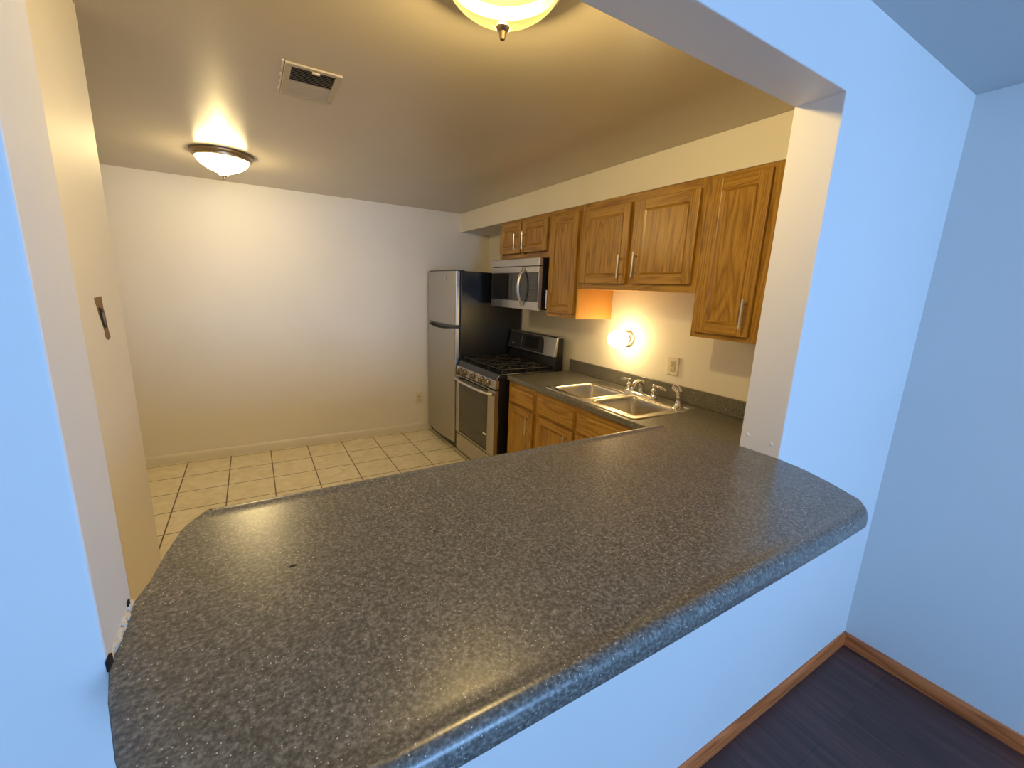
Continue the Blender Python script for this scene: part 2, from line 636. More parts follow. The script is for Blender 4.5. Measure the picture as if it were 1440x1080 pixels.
# ------------------------------------------------------------------ bar countertop
def densify(pts, step=0.02):
    out = []
    for i, p in enumerate(pts):
        q = pts[(i + 1) % len(pts)]
        n = max(1, int(math.hypot(q[0] - p[0], q[1] - p[1]) / step))
        for k in range(n):
            t_ = k / n
            out.append((p[0] + (q[0] - p[0]) * t_, p[1] + (q[1] - p[1]) * t_))
    return out


def round_poly(pts, radii, n=8):
    out = []
    L = len(pts)
    for i in range(L):
        a, b, c = Vector(pts[i - 1]), Vector(pts[i]), Vector(pts[(i + 1) % L])
        r = radii[i]
        if r <= 0:
            out.append(tuple(b)); continue
        d1, d2 = (a - b).normalized(), (c - b).normalized()
        ang = math.acos(max(-1, min(1, d1.dot(d2))))
        tl = min(r / math.tan(ang / 2), (a - b).length * .49, (c - b).length * .49)
        p1, p2 = b + d1 * tl, b + d2 * tl
        for k in range(n + 1):
            t_ = k / n
            out.append(tuple((1 - t_) ** 2 * p1 + 2 * (1 - t_) * t_ * b + t_ * t_ * p2))
    return out


def slab(outline, ztop, prof):
    """prof: list of (inset, dz) from the middle outward and down"""
    bm = bmesh.new()
    P = [Vector(p) for p in outline]
    n = len(P)
    nor = []
    for i in range(n):
        t_ = (P[(i + 1) % n] - P[i - 1]).normalized()
        nor.append(Vector((t_.y, -t_.x)))        # outward for CCW
    rings = []
    for ins, dz in prof:
        ring = []
        for i in range(n):
            q = min(1, max(0, (abs(nor[i].y) - .62) / .33))
            w = q * q * (3 - 2 * q)                 # rolled edge along the long sides, square-cut ends
            e_ins = min(ins, .0012) if dz > -.030 else 0
            e_dz = 0 if ins > .0013 and dz > -.030 else (max(dz, -.0012) if dz > -.030 else dz)
            k_, d_ = ins * w + e_ins * (1 - w), dz * w + e_dz * (1 - w)
            ring.append(bm.verts.new((P[i].x - nor[i].x * k_, P[i].y - nor[i].y * k_, ztop + d_)))
        rings.append(ring)
    for a, b in zip(rings, rings[1:]):
        for i in range(n):
            bm.faces.new((a[i], b[i], b[(i + 1) % n], a[(i + 1) % n]))
    top = bm.faces.new(rings[0])
    bot = bm.faces.new(rings[-1][::-1])
    bmesh.ops.triangulate(bm, faces=[top, bot])
    return bm


bar_pts = [(1.05, .331), (1.213, .334), (1.262, .372), (1.312, .462), (1.345, .545), (1.3605, .622), (1.3605, .70), (1.3595, .753),
           (1.297, 1.030), (0.6, 1.032), (-.112, 1.026), (-.148, .965), (-.164, .88), (-.174, .80), (-.186, .751), (-.1865, .62),
           (-.176, .565), (-.152, .476), (-.112, .40), (-.045, .345), (.08, .329), (.55, .328)]
bar_r = [.05, .09, .09, .1, .1, .03, 0, 0, .012, 0, .012, .1, .1, .1, .02, .02, .1, .1, .1, .1, .1, .05]
outline = densify(round_poly(bar_pts, bar_r, 10), .03)
bar = tag(obj('bar_countertop', slab(outline, ZB, [(.05, 0), (.038, 0.0003), (.030, .0015), (.023, .0029), (.017, .0032), (.0115, .0022),
                                                  (.0065, -.001), (.0028, -.006), (.0006, -.012), (0, -.018), (0, -.033), (.003, -.038)]),
              'lam', smooth=True, at=(0.6, .7, ZB - .038)),
          'large speckled charcoal laminate bar top with rounded ends filling the opening', 'countertop')
bm = bmesh.new()
prism(bm, [(.018, .734), (.022, .732), (.029, .733), (.032, .737), (.027, .7385), (.021, .737)], 'z', ZB - .0005, ZB + .0004)
obj('chip', bm, 'gap', bar)['label'] = 'small dark chip in the laminate'
# broken caulk joint where the bar meets the left jamb
bm = bmesh.new()
random.seed(3)
y = .632
while y < .742:
    w = random.uniform(.006, .013)
    h = random.uniform(.003, .009)
    box(bm, XJL - .001, XJL + random.uniform(.002, .0055), y, y + w, ZB - .0005, ZB + h)
    y += w * 0.8
cj = tag(obj('caulk_bead', bm, 'caulk', bevel=.0012, at=(XJL, .69, ZB)), 'cracked strip of old caulk between bar top and left jamb', 'caulk')
obj('crack', B((XJL + .0001, XJL + .0035, Y0 - .006, Y0 + .010, ZB - .002, ZB + .012)), 'gap', cj)
obj('crack', B((XJL + .0001, XJL + .002, .728, .737, ZB + .008, ZB + .016)), 'gap', cj)
for yy, zz, lab in ((.728, 1.140, 'painted screw head on right jamb nearer the kitchen'), (.652, 1.132, 'painted screw head on right jamb nearer the living room')):
    bm = bmesh.new()
    lathe(bm, [(.0055, 0), (.0045, -.0022), (.0015, -.003)], (XJR, yy, zz), 'x', 14)
    tag(obj('screw_head', bm, 'wall', smooth=True, at=(XJR, yy, zz)), lab, 'screw')

# ------------------------------------------------------------------ doors and cabinets
def pull(parent, x, y, z0, z1):
    """bar pull standing off a face that looks towards -x"""
    bm = bmesh.new()
    lathe(bm, [(.0062, 0), (.0062, z1 - z0)], (x - .033, y, z0), 'z', 14)
    for zz in (z0 + .024, z1 - .024):
        lathe(bm, [(.0042, -.031), (.0042, 0)], (x, y, zz), 'x', 10)
    return obj('handle', bm, 'nickel', parent, smooth=True)


def raised_door(bm, xf, y0, y1, z0, z1, t=.02, fr=.056, grain_v=0, grain_h=1):
    """frame-and-panel door whose face looks to -x; xf is the front plane"""
    xb = xf + t
    rail, st = fr, fr
    # stiles (upright) and rails (level)
    box(bm, xf, xb, y0, y0 + st, z0, z1, grain_v)
    box(bm, xf, xb, y1 - st, y1, z0, z1, grain_v)
    box(bm, xf + .0004, xb, y0 + st, y1 - st, z0, z0 + rail, grain_h)
    box(bm, xf + .0004, xb, y0 + st, y1 - st, z1 - rail, z1, grain_h)
    # sloped inner moulding down to the panel
    a0, a1, c0, c1 = y0 + st, y1 - st, z0 + rail, z1 - rail
    s = .011
    d = .008
    def quad(p, mi):
        f = bm.faces.new([bm.verts.new(q) for q in p]); f.material_index = mi
    quad([(xf + .0004, a0, c0), (xf + .0004, a1, c0), (xf + d, a1 - s, c0 + s), (xf + d, a0 + s, c0 + s)], grain_h)
    quad([(xf + .0004, a0, c1), (xf + .0004, a1, c1), (xf + d, a1 - s, c1 - s), (xf + d, a0 + s, c1 - s)], grain_h)
    quad([(xf + .0004, a0, c0), (xf + .0004, a0, c1), (xf + d, a0 + s, c1 - s), (xf + d, a0 + s, c0 + s)], grain_v)
    quad([(xf + .0004, a1, c0), (xf + .0004, a1, c1), (xf + d, a1 - s, c1 - s), (xf + d, a1 - s, c0 + s)], grain_v)
    box(bm, xf + d + .0005, xb - .002, a0, a1, c0, c1, grain_v)
    return bm


def door(parent, xf, y0, y1, z0, z1, fr=.056):
    return obj('door', raised_door(bmesh.new(), xf, y0, y1, z0, z1, fr=fr), ['oakz', 'oaky'], parent, bevel=.0035)


def drawer(parent, xf, y0, y1, z0, z1):
    bm = bmesh.new()
    prism(bm, [(xf + .02, z0), (xf + .008, z0), (xf, z0 + .008), (xf, z1 - .008), (xf + .008, z1), (xf + .02, z1)], 'y', y0, y1)
    # ease the two ends as well
    for v in bm.verts:
        if v.co.x < xf + .001:
            v.co.y += .008 if abs(v.co.y - y0) < 1e-5 else -.008
    return obj('drawer', bm, 'oaky', parent, bevel=.002)


XF = 1.985          # face-frame plane of the wall cabinets
DT = .02


def wall_cabinet(y0, y1, z0, z1, doors, label, handles, side=None):
    t_ = thing('wall_cabinet', label, 'cabinet', ((XF + XW) / 2, (y0 + y1) / 2, z0), 'oak wall cabinets over the counter')
    g = .0008
    obj('body', B((XF + .018, XW - .001, y0 + g, y1 - g, z0, z1)), 'oakside', t_, bevel=.001)
    bm = bmesh.new()
    st = .038
    ys = [y0 + g] + [y for d in doors for y in d[:2]] + [y1 - g]
    s0 = max(st, doors[0][0] - y0 + .012)
    box(bm, XF, XF + .019, y0 + g, y0 + s0, z0, z1, 0)
    box(bm, XF, XF + .019, y1 - st, y1 - g, z0, z1, 0)
    box(bm, XF, XF + .019, y0 + s0, y1 - st, z0, z0 + .04, 1)
    box(bm, XF, XF + .019, y0 + s0, y1 - st, z1 - .045, z1, 1)
    if len(doors) == 2:
        mid = (doors[0][1] + doors[1][0]) / 2
        box(bm, XF, XF + .019, mid - .03, mid + .03, z0 + .04, z1 - .045, 0)
    obj('face_frame', bm, ['oakz', 'oaky'], t_, bevel=.001)
    for (a, b, c, d), h in zip(doors, handles):
        dr = door(t_, XF - DT, a, b, c, d)
        pull(dr, XF - DT, *h)
    return t_


wall_cabinet(2.765, 3.535, 1.831, ZS, [(2.795, 3.150, 1.882, 2.130), (3.180, 3.518, 1.882, 2.134)],
             'shallow two-door oak wall cabinet directly above the microwave', [(3.098, 1.909, 2.043), (3.222, 1.909, 2.038)])
wall_cabinet(2.402, 2.765, 1.388, ZS, [(2.398 + .025, 2.742, 1.418, 2.122)],
             'tall single-door oak wall cabinet between microwave and the short double cabinet', [(2.704, 1.446, 1.584)])
wall_cabinet(1.448, 2.402, 1.600, ZS, [(1.478, 1.888, 1.638, 2.112), (1.942, 2.372, 1.638, 2.112)],
             'short wide oak wall cabinet with two doors above the sink and wall lamp', [(1.858, 1.675, 1.821), (1.978, 1.672, 1.811)])
wall_cabinet(1.030, 1.448, 1.372, ZS, [(1.130, 1.415, 1.398, 2.138)],
             'tall single-door oak wall cabinet nearest the opening, beside the right jamb', [(1.156, 1.437, 1.577)])

# base cabinets
XB = 1.712


def base_cabinet(y0, y1, label, fronts, doors, handles):
    t_ = thing('base_cabinet', label, 'cabinet', ((XB + XW) / 2, (y0 + y1) / 2, 0), 'oak base cabinets under the kitchen counter')
    g = .0008
    zt = .874
    obj('body', B((XB + .018, XW - .002, y0 + g, y0 + .018, .10, zt), (XB + .018, XW - .002, y1 - .018, y1 - g, .10, zt),
                  (XB + .018, XW - .002, y0 + .018, y1 - .018, .10, .118), (XW - .012, XW - .002, y0 + .018, y1 - .018, .118, zt)), 'oakside', t_)
    obj('toe_kick', B((XB + .07, XB + .085, y0 + g, y1 - g, 0, .10)), 'oaky', t_)
    bm = bmesh.new()
    box(bm, XB, XB + .019, y0 + g, y0 + .036, .10, zt, 0)
    box(bm, XB, XB + .019, y1 - .036, y1 - g, .10, zt, 0)
    box(bm, XB, XB + .019, y0 + .036, y1 - .036, zt - .04, zt, 1)
    box(bm, XB, XB + .019, y0 + .036, y1 - .036, .685, .725, 1)
    box(bm, XB, XB + .019, y0 + .036, y1 - .036, .10, .14, 1)
    if len(fronts) == 2:
        mid = (fronts[0][1] + fronts[1][0]) / 2
        box(bm, XB, XB + .019, mid - .03, mid + .03, .14, .685, 0)
        box(bm, XB, XB + .019, mid - .03, mid + .03, .725, zt - .04, 0)
    obj('face_frame', bm, ['oakz', 'oaky'], t_, bevel=.001)
    for a, b in fronts:
        drawer(t_, XB - DT, a, b, .712, .836)
    for (a, b), h in zip(doors, handles):
        dr = door(t_, XB - DT, a, b, .125, .694, fr=.052)
        if h: pull(dr, XB - DT, *h)
    return t_


base_cabinet(2.438, 2.832, 'narrow oak base cabinet with drawer and door beside the stove', [(2.462, 2.797)], [(2.462, 2.797)], [(2.500, .530, .662)])
base_cabinet(1.525, 2.438, 'wide oak sink base cabinet with false drawer fronts', [(1.560, 1.972), (2.004, 2.408)],
             [(1.560, 1.972), (2.004, 2.408)], [(1.930, .530, .662), (2.046, .530, .662)])
base_cabinet(1.075, 1.525, 'oak corner base cabinet hidden behind the bar top', [(1.12, 1.49)], [(1.12, 1.49)], [None])

# kitchen countertop with a cut-out for the sink
XC0 = 1.688
SX0, SX1, SY0, SY1 = 1.722, 2.258, 1.532, 2.372
bm = bmesh.new()
zc0, zc1 = .876, .914
hx0, hx1, hy0, hy1 = SX0 + .015, SX1 - .015, SY0 + .015, SY1 - .015
CY0, CY1 = Y1 + .001, 2.836
def cell(x0, x1, y0, y1): box(bm, x0, x1, y0, y1, zc0, zc1)
xs_ = [XC0, hx0, hx1, XW - .001]; ys_ = [CY0, hy0, hy1, CY1]
V = {}
for i in range(4):
    for j in range(4):
        for k in range(2):
            V[i, j, k] = bm.verts.new((xs_[i], ys_[j], (zc0, zc1)[k]))
for i in range(3):
    for j in range(3):
        if (i, j) == (1, 1): continue
        bm.faces.new((V[i, j, 1], V[i + 1, j, 1], V[i + 1, j + 1, 1], V[i, j + 1, 1]))
        bm.faces.new((V[i, j, 0], V[i, j + 1, 0], V[i + 1, j + 1, 0], V[i + 1, j, 0]))
for i in range(3):
    for j, fl in ((0, 0), (3, 1)):
        bm.faces.new((V[i, j, 0], V[i + 1, j, 0], V[i + 1, j, 1], V[i, j, 1]))
        bm.faces.new((V[j, i, 0], V[j, i + 1, 0], V[j, i + 1, 1], V[j, i, 1]))
for a, b in (((1, 1), (2, 1)), ((1, 2), (2, 2)), ((1, 1), (1, 2)), ((2, 1), (2, 2))):
    bm.faces.new((V[a[0], a[1], 0], V[b[0], b[1], 0], V[b[0], b[1], 1], V[a[0], a[1], 1]))
kt = tag(obj('kitchen_countertop', bm, 'lam', bevel=.007, seg=4, at=(2.0, 1.8, zc0)),
         'lower charcoal laminate kitchen counter holding the sink along the right wall', 'countertop')
obj('backsplash', B((XW - .021, XW - .001, CY0, CY1, zc1, 1.016)), 'lam', kt, bevel=.004, seg=3)

# ------------------------------------------------------------------ sink
t = thing('kitchen_sink', 'double-bowl stainless steel drop-in sink in the lower counter', 'sink', ((SX0 + SX1) / 2, (SY0 + SY1) / 2, .914))
ZR = .920
bowls = [(1.765, 2.130, 1.985, 2.335), (1.765, 2.130, 1.570, 1.925)]
# deck: outline with two rounded holes, built by bridging triangulated fill
bm = bmesh.new()
def rr(x0, x1, y0, y1, r, n=6):
    return round_poly([(x0, y0), (x1, y0), (x1, y1), (x0, y1)], [r] * 4, n)
loops = [rr(SX0, SX1, SY0, SY1, .03)] + [rr(*b, .055) for b in bowls]
edges = []
rims = []
for lp in loops:
    vs = [bm.verts.new((p[0], p[1], ZR)) for p in lp]
    rims.append(vs)
    for i in range(len(vs)):
        edges.append(bm.edges.new((vs[i], vs[(i + 1) % len(vs)])))
bmesh.ops.triangle_fill(bm, use_beauty=True, use_dissolve=False, edges=edges)
# turned-down outer rim
c_ = Vector(((SX0 + SX1) / 2, (SY0 + SY1) / 2, 0))
vs = rims[0]
lo = [bm.verts.new((v.co.x + .004 * (1 if v.co.x > c_.x else -1), v.co.y + .004 * (1 if v.co.y > c_.y else -1), .9145)) for v in vs]
for i in range(len(vs)):
    bm.faces.new((vs[i], vs[(i + 1) % len(vs)], lo[(i + 1) % len(vs)], lo[i]))
obj('deck', bm, 'sink', t, smooth=True, bevel=.0)
# raised bead around each bowl + bowl
for b in bowls:
    bm = bmesh.new()
    rings = []
    for ins, dz in ((-.012, 0.0002), (-.008, .002), (-.003, .0025), (.002, .0005), (.006, -.006), (.009, -.02), (.014, -.10), (.022, -.145), (.045, -.162), (.10, -.166)):
        r = max(.055 - ins * .6, .03) if ins < .03 else .05
        rings.append([bm.verts.new((p[0], p[1], ZR + dz)) for p in rr(b[0] + ins, b[1] - ins, b[2] + ins, b[3] - ins, r)])
    for a, c in zip(rings, rings[1:]):
        for i in range(len(a)):
            bm.faces.new((a[i], a[(i + 1) % len(a)], c[(i + 1) % len(a)], c[i]))
    bm.faces.new(rings[-1])
    bw = obj('bowl', bm, 'sink', t, smooth=True)
    bm = bmesh.new()
    lathe(bm, [(.043, .0), (.043, .003), (.034, .0035), (.028, -.002), (.006, -.002), (.004, .006)], ((b[0] + b[1]) / 2, (b[2] + b[3]) / 2, ZR - .166), 'z', 28)
    obj('drain', bm, 'chrome', bw, smooth=True)

# ------------------------------------------------------------------ faucet
FX = 2.197
FYC = 1.926
ZR += .0006
t = thing('faucet', 'chrome two-handle kitchen faucet on the back ledge of the sink', 'faucet', (FX, FYC, ZR))
bm = bmesh.new()
o_ = round_poly([(FX - .026, FYC - .135), (FX + .026, FYC - .135), (FX + .026, FYC + .135), (FX - .026, FYC + .135)], [.025] * 4, 6)
b0 = [bm.verts.new((*p, ZR)) for p in o_]
b1 = [bm.verts.new((*p, ZR + .010)) for p in o_]
b2 = [bm.verts.new((FX + (p[0] - FX) * .8, FYC + (p[1] - FYC) * .97, ZR + .014)) for p in o_]
for a, c in ((b0, b1), (b1, b2)):
    for i in range(len(a)):
        bm.faces.new((a[i], a[(i + 1) % len(a)], c[(i + 1) % len(a)], c[i]))
bm.faces.new(b2); bm.faces.new(b0[::-1])
obj('base_plate', bm, 'chrome', t, smooth=True)
bm = bmesh.new()
lathe(bm, [(.021, .010), (.021, .03), (.016, .045), (.0165, .075), (.019, .080), (.016, .09), (.008, .098)], (FX + .004, FYC, ZR), 'z', 24)
tube(bm, smooth_path([(FX, FYC, ZR + .05), (FX - .015, FYC - .006, ZR + .080), (FX - .05, FYC - .020, ZR + .098), (FX - .10, FYC - .040, ZR + .096), (FX - .135, FYC - .054, ZR + .075), (FX - .142, FYC - .057, ZR + .055)], 6),
     .0135, 16)
obj('spout', bm, 'chrome', t, smooth=True)
for yy, sg in ((FYC - .108, -1), (FYC + .108, 1)):
    bm = bmesh.new()
    lathe(bm, [(.024, .010), (.023, .018), (.015, .026), (.014, .036), (.019, .044), (.019, .054), (.013, .062), (.011, .070), (.013, .078), (.010, .088), (.004, .092)], (FX, yy, ZR), 'z', 24)
    tube(bm, [(FX, yy, ZR + .079), (FX + .004, yy + sg * .018, ZR + .081), (FX + .006, yy + sg * .045, ZR + .080), (FX + .008, yy + sg * .072, ZR + .074), (FX + .009, yy + sg * .09, ZR + .069)],
         [.006, .0055, .0085, .0075, .0035], 12)
    obj('lever_handle', bm, 'chrome', t, smooth=True)
bm = bmesh.new()
SPX, SPY = 2.195, 1.622
lathe(bm, [(.024, 0), (.024, .004), (.019, .012), (.015, .026), (.0125, .034)], (SPX, SPY, ZR), 'z', 24)
t = thing('side_sprayer', 'chrome pull-out side sprayer at the right end of the sink ledge', 'sprayer', (SPX, SPY, ZR))
obj('holder', bm, 'chrome', t, smooth=True)
bm = bmesh.new()
tube(bm, smooth_path([(SPX, SPY, ZR + .03), (SPX, SPY, ZR + .06), (SPX - .001, SPY + .002, ZR + .085), (SPX - .010, SPY + .012, ZR + .104), (SPX - .028, SPY + .030, ZR + .116)], 5),
     [.013] * 5 + [.016] * 5 + [.0195] * 4 + [.020] * 3 + [.019, .018, .017, .016], 18)
obj('spray_head', bm, 'chrome', t, smooth=True)
t = thing('sink_hole_cap', 'small round cap flush in the right end of the sink ledge', 'cap', (2.205, 1.562, ZR))
bm = bmesh.new()
lathe(bm, [(.021, 0), (.020, .003), (.010, .0045), (.001, .005)], (2.205, 1.562, ZR), 'z', 24)
obj('cap_disc', bm, 'chrome', t, smooth=True)

# ------------------------------------------------------------------ refrigerator
FY0, FY1 = 3.655, 4.372
t = thing('refrigerator', 'stainless two-door refrigerator with black sides in the far corner', 'refrigerator', (1.95, (FY0 + FY1) / 2, 0))
obj('body', B((1.648, 2.310, FY0, FY1, .03, 1.728)), 'blackside', t, bevel=.008, seg=3)
obj('gasket', B((1.636, 1.648, FY0 + .008, FY1 - .008, .095, 1.722)), 'rubber', t)
obj('top_cap', B((1.600, 1.70, FY0 + .03, FY1 - .03, 1.728, 1.738)), 'darkgrey', t, bevel=.003)


def bowed(y0, y1, z0, z1, xe, bow, xb, n=20, dip=None, er=.014):
    """door with a bowed front (towards -x) and rounded upright edges"""
    bm = bmesh.new()
    pts = []
    for i in range(n + 1):
        f = i / n
        y_ = y0 + (y1 - y0) * f
        x_ = xe - bow * (1 - (2 * f - 1) ** 2)
        pts.append((x_, y_))
    # rounded side returns
    front = [(xb, y0), (xe + er, y0)] + [(xe + er * (1 - math.sin(a)), y0 + er * (1 - math.cos(a))) for a in (math.pi / 8, math.pi / 4, 3 * math.pi / 8)]
    front += [(x_, min(max(y_, y0 + er), y1 - er)) for x_, y_ in pts if y0 + er * .9 < y_ < y1 - er * .9]
    front += [(xe + er * (1 - math.sin(a)), y1 - er * (1 - math.cos(a))) for a in (3 * math.pi / 8, math.pi / 4, math.pi / 8)]
    front += [(xe + er, y1), (xb, y1)]
    A = [bm.verts.new((*p, z0)) for p in front]
    Z = []
    for p in front:
        z_ = z1
        if dip:
            f = (p[1] - y0) / (y1 - y0)
            z_ = z1 - dip * max(0, 1 - ((f - .5) / .46) ** 2) if p[0] < xe + .02 else z1
        Z.append(bm.verts.new((*p, z_)))
    k = len(front)
    for i in range(k):
        bm.faces.new((A[i], A[(i + 1) % k], Z[(i + 1) % k], Z[i]))
    f1 = bm.faces.new(A[::-1]); f2 = bm.faces.new(Z)
    bmesh.ops.triangulate(bm, faces=[f1, f2])
    return bm


d1 = obj('freezer_door', bowed(FY0 + .002, FY1 - .002, 1.238, 1.724, 1.594, .030, 1.636), 'steelf', t, smooth=True)
d2 = obj('lower_door', bowed(FY0 + .002, FY1 - .002, .095, 1.206, 1.594, .030, 1.636, dip=.022), 'steelf', t, smooth=True)
obj('handle_trim', bowed(FY0 + .004, FY1 - .004, 1.224, 1.238, 1.600, .026, 1.636), 'darkgrey', d1, smooth=True)
obj('handle_recess', bowed(FY0 + .012, FY1 - .012, 1.185, 1.224, 1.622, .012, 1.640), 'black', d2, smooth=True)
bm = bmesh.new()
lathe(bm, [(.012, 0), (.012, -.0025)], (1.5675, 3.835, 1.655), 'x', 20)
obj('badge', bm, 'badge', d1, smooth=True)
obj('kick_grille', B((1.625, 1.66, FY0 + .01, FY1 - .01, .025, .088)), 'black', t)
for yy in (FY0 + .05, FY1 - .05):
    bm = bmesh.new(); lathe(bm, [(.018, 0), (.018, .034)], (1.70, yy, 0), 'z', 16)
    obj('foot', bm, 'rubber', t)

# ------------------------------------------------------------------ gas range
RY0, RY1 = 2.868, 3.630
t = thing('gas_range', 'stainless and black gas stove between refrigerator and base cabinets', 'stove', (1.95, (RY0 + RY1) / 2, 0))
obj('body', B((1.642, 2.262, RY0, RY1, .03, .893)), 'blackside', t, bevel=.003)
for xx in (1.70, 2.2):
    for yy in (RY0 + .05, RY1 - .05):
        bm = bmesh.new(); lathe(bm, [(.016, 0), (.016, .032)], (xx, yy, 0), 'z', 12); obj('foot', bm, 'rubber', t)
# cooktop with a sloped front
bm = bmesh.new()
prism(bm, [(1.612, .868), (1.640, .912), (1.655, .916), (2.165, .916), (2.165, .893), (1.642, .893), (1.642, .868)], 'y', RY0 + .001, RY1 - .001)
obj('cooktop', bm, simple('dark cooktop enamel', (0.018, 0.019, 0.022), 0.22), t, bevel=.003)
# control panel: slightly tilted stainless strip, knobs
bm = bmesh.new()
prism(bm, [(1.600, .793), (1.606, .866), (1.642, .866), (1.642, .790)], 'y', RY0 + .002, RY1 - .002)
cp = obj('control_panel', bm, 'steel', t, bevel=.006, seg=3)
for yy in (3.540, 3.435, 3.265, 3.100, 2.995):
    bm = bmesh.new()
    c = (1.602, yy, .829)
    lathe(bm, [(.026, 0), (.026, -.006), (.021, -.010), (.019, -.030), (.015, -.033), (.002, -.033)], c, 'x', 26)
    box(bm, 1.602 - .040, 1.602 - .030, yy - .005, yy + .005, .829 - .018, .829 + .018)
    kn = obj('knob', bm, M['knob'] if 'knob' in M else M.setdefault('knob', simple('warm dark knob metal', (0.42, 0.35, 0.27), 0.22, 1.0)), cp, smooth=True)
    bm = bmesh.new()
    lathe(bm, [(.031, .001), (.031, -.004), (.027, -.005)], c, 'x', 26)
    obj('knob_ring', bm, 'darkgrey', kn, smooth=True)
# oven door: stainless frame, glass, handle
od = obj('oven_door', B((1.600, 1.640, RY0 + .004, RY0 + .125, .222, .782), (1.600, 1.640, RY1 - .085, RY1 - .004, .222, .782),
                       (1.600, 1.640, RY0 + .125, RY1 - .085, .222, .245), (1.604, 1.640, RY0 + .125, RY1 - .085, .245, .782)),
         'steel', t, bevel=.0025)
dg = obj('door_glass', B((1.5985, 1.6045, RY0 + .119, RY1 - .079, .236, .776)), 'bglass', od, bevel=.001)
obj('oven_window', B((1.597, 1.5986, RY0 + .135, RY1 - .145, .365, .655)), simple('window glass', (0.055, 0.058, 0.045), 0.08), dg)
obj('sticker', B((1.5966, 1.5985, RY0 + .128, RY0 + .185, .372, .388)), 'label', dg)
bm = bmesh.new()
hp = []
for i in range(17):
    f = i / 16
    y_ = RY0 + .012 + (RY1 - RY0 - .024) * f
    hp.append((1.592 - .045 * (1 - (2 * f - 1) ** 4) , y_, .753))
tube(bm, hp, .0155, 14, flat=.75)
obj('handle', bm, 'nickel', od, smooth=True)
obj('storage_drawer', B((1.606, 1.642, RY0 + .006, RY1 - .006, .048, .208)), 'steel', t, bevel=.004)
# burners and grates
spots = [(1.765, 3.50, .040), (1.765, 3.00, .050), (2.03, 3.50, .038), (2.03, 3.00, .040), (1.90, 3.25, .045)]
for x_, y_, r_ in spots:
    bm = bmesh.new()
    lathe(bm, [(r_ + .018, .0), (r_ + .015, .004), (r_, .006), (r_, .016), (r_ - .004, .020), (.004, .021)], (x_, y_, .916), 'z', 28)
    obj('burner', bm, 'iron', t, smooth=True)
for gy0, gy1 in ((RY0 + .022, RY0 + .258), (RY0 + .264, RY1 - .264), (RY1 - .258, RY1 - .022)):
    bm = bmesh.new()
    zt = .948
    gx0, gx1 = 1.668, 2.138
    r = .0055
    oc = round_poly([(gx0, gy0), (gx1, gy0), (gx1, gy1), (gx0, gy1)], [.03] * 4, 4)
    tube(bm, [(p[0], p[1], zt) for p in oc + oc[:2]], r, 8)
    gm = (gy0 + gy1) / 2
    xm = (gx0 + gx1) / 2
    tube(bm, [(xm, gy0, zt), (xm, gy1, zt)], r, 8)
    for cx_ in ((gx0 + xm) / 2, (xm + gx1) / 2):
        ring = [(cx_ + .075 * math.cos(a), gm + .075 * math.sin(a), zt) for a in [2 * math.pi * k / 20 for k in range(21)]]
        tube(bm, ring, r * .9, 8)
        for a in range(4):
            ca, sa = math.cos(a * math.pi / 2), math.sin(a * math.pi / 2)
            ex = (gx1 - gx0) / 4 if ca else 0
            ey = (gy1 - gy0) / 2 if sa else 0
            tube(bm, [(cx_ + ca * .030, gm + sa * .030, zt + .002), (cx_ + ca * max(ex, .075), gm + sa * max(ey, .075), zt)], r * .9, 8)
    for k in range(1, 6):                   # short scallop fingers along the right edge
        xk = gx0 + (gx1 - gx0) * k / 6
        tube(bm, [(xk, gy0, zt), (xk, gy0 + .028, zt + .002)], r * .9, 8)
    for px_, py_ in ((gx0 + .01, gy0 + .01), (gx1 - .01, gy0 + .01), (gx0 + .01, gy1 - .01), (gx1 - .01, gy1 - .01), (xm, gy0), (xm, gy1)):
        tube(bm, [(px_, py_, .917), (px_, py_, zt)], r, 8)
    obj('grate', bm, 'iron', t, smooth=True)
# backguard
bm = bmesh.new()
prism(bm, [(2.165, .893), (2.165, .905), (2.190, 1.03), (2.205, 1.19), (2.258, 1.19), (2.262, .893)], 'y', RY0 + .002, RY1 - .002)
bg = obj('backguard', bm, 'blackside', t, bevel=.003)
bm = bmesh.new()
prism(bm, [(2.160, 1.030), (2.187, 1.190), (2.196, 1.200), (2.262, 1.198), (2.262, 1.190), (2.206, 1.189), (2.190, 1.030)], 'y', RY0, RY1)
bp_ = obj('console', bm, 'steel', bg, bevel=.003)
def console_pt(z, off=.001):
    return 2.160 + (z - 1.030) * .027 / .160 - off
def conpatch(y0, y1, z0, z1, off, rad=0):
    bm = bmesh.new()
    prof = [(console_pt(z0, off), z0), (console_pt(z1, off), z1), (console_pt(z1, -.002), z1), (console_pt(z0, -.002), z0)]
    return prism(bm, prof, 'y', y0, y1)
# curved left end of the black control face
bm = bmesh.new()
ol = [(3.40, 1.182), (3.085, 1.182)] + [(3.085 - .055 * math.sin(a), 1.042 + .140 * math.cos(a)) for a in [math.pi / 2 * k / 8 for k in range(1, 9)]] + [(3.40, 1.042)]
A = [bm.verts.new((console_pt(z, .0015), y_, z)) for y_, z in ol]
Z = [bm.verts.new((console_pt(z, -.001), y_, z)) for y_, z in ol]
bm.faces.new(A); bm.faces.new(Z[::-1])
for i in range(len(ol)):
    bm.faces.new((A[i], Z[i], Z[(i + 1) % len(ol)], A[(i + 1) % len(ol)]))
obj('control_face', bm, 'greyglass', bp_)
obj('display', conpatch(3.12, 3.34, 1.065, 1.168, .0025), 'bglass', bp_)
obj('console_end', conpatch(3.405, RY1 - .006, 1.042, 1.184, .0016), 'greyglass', bp_)
obj('console_logo', conpatch(3.52, 3.56, 1.070, 1.078, .0026), 'badge', bp_)
obj('console_strip', conpatch(3.400, 3.406, 1.042, 1.184, .003), 'nickel', bp_)

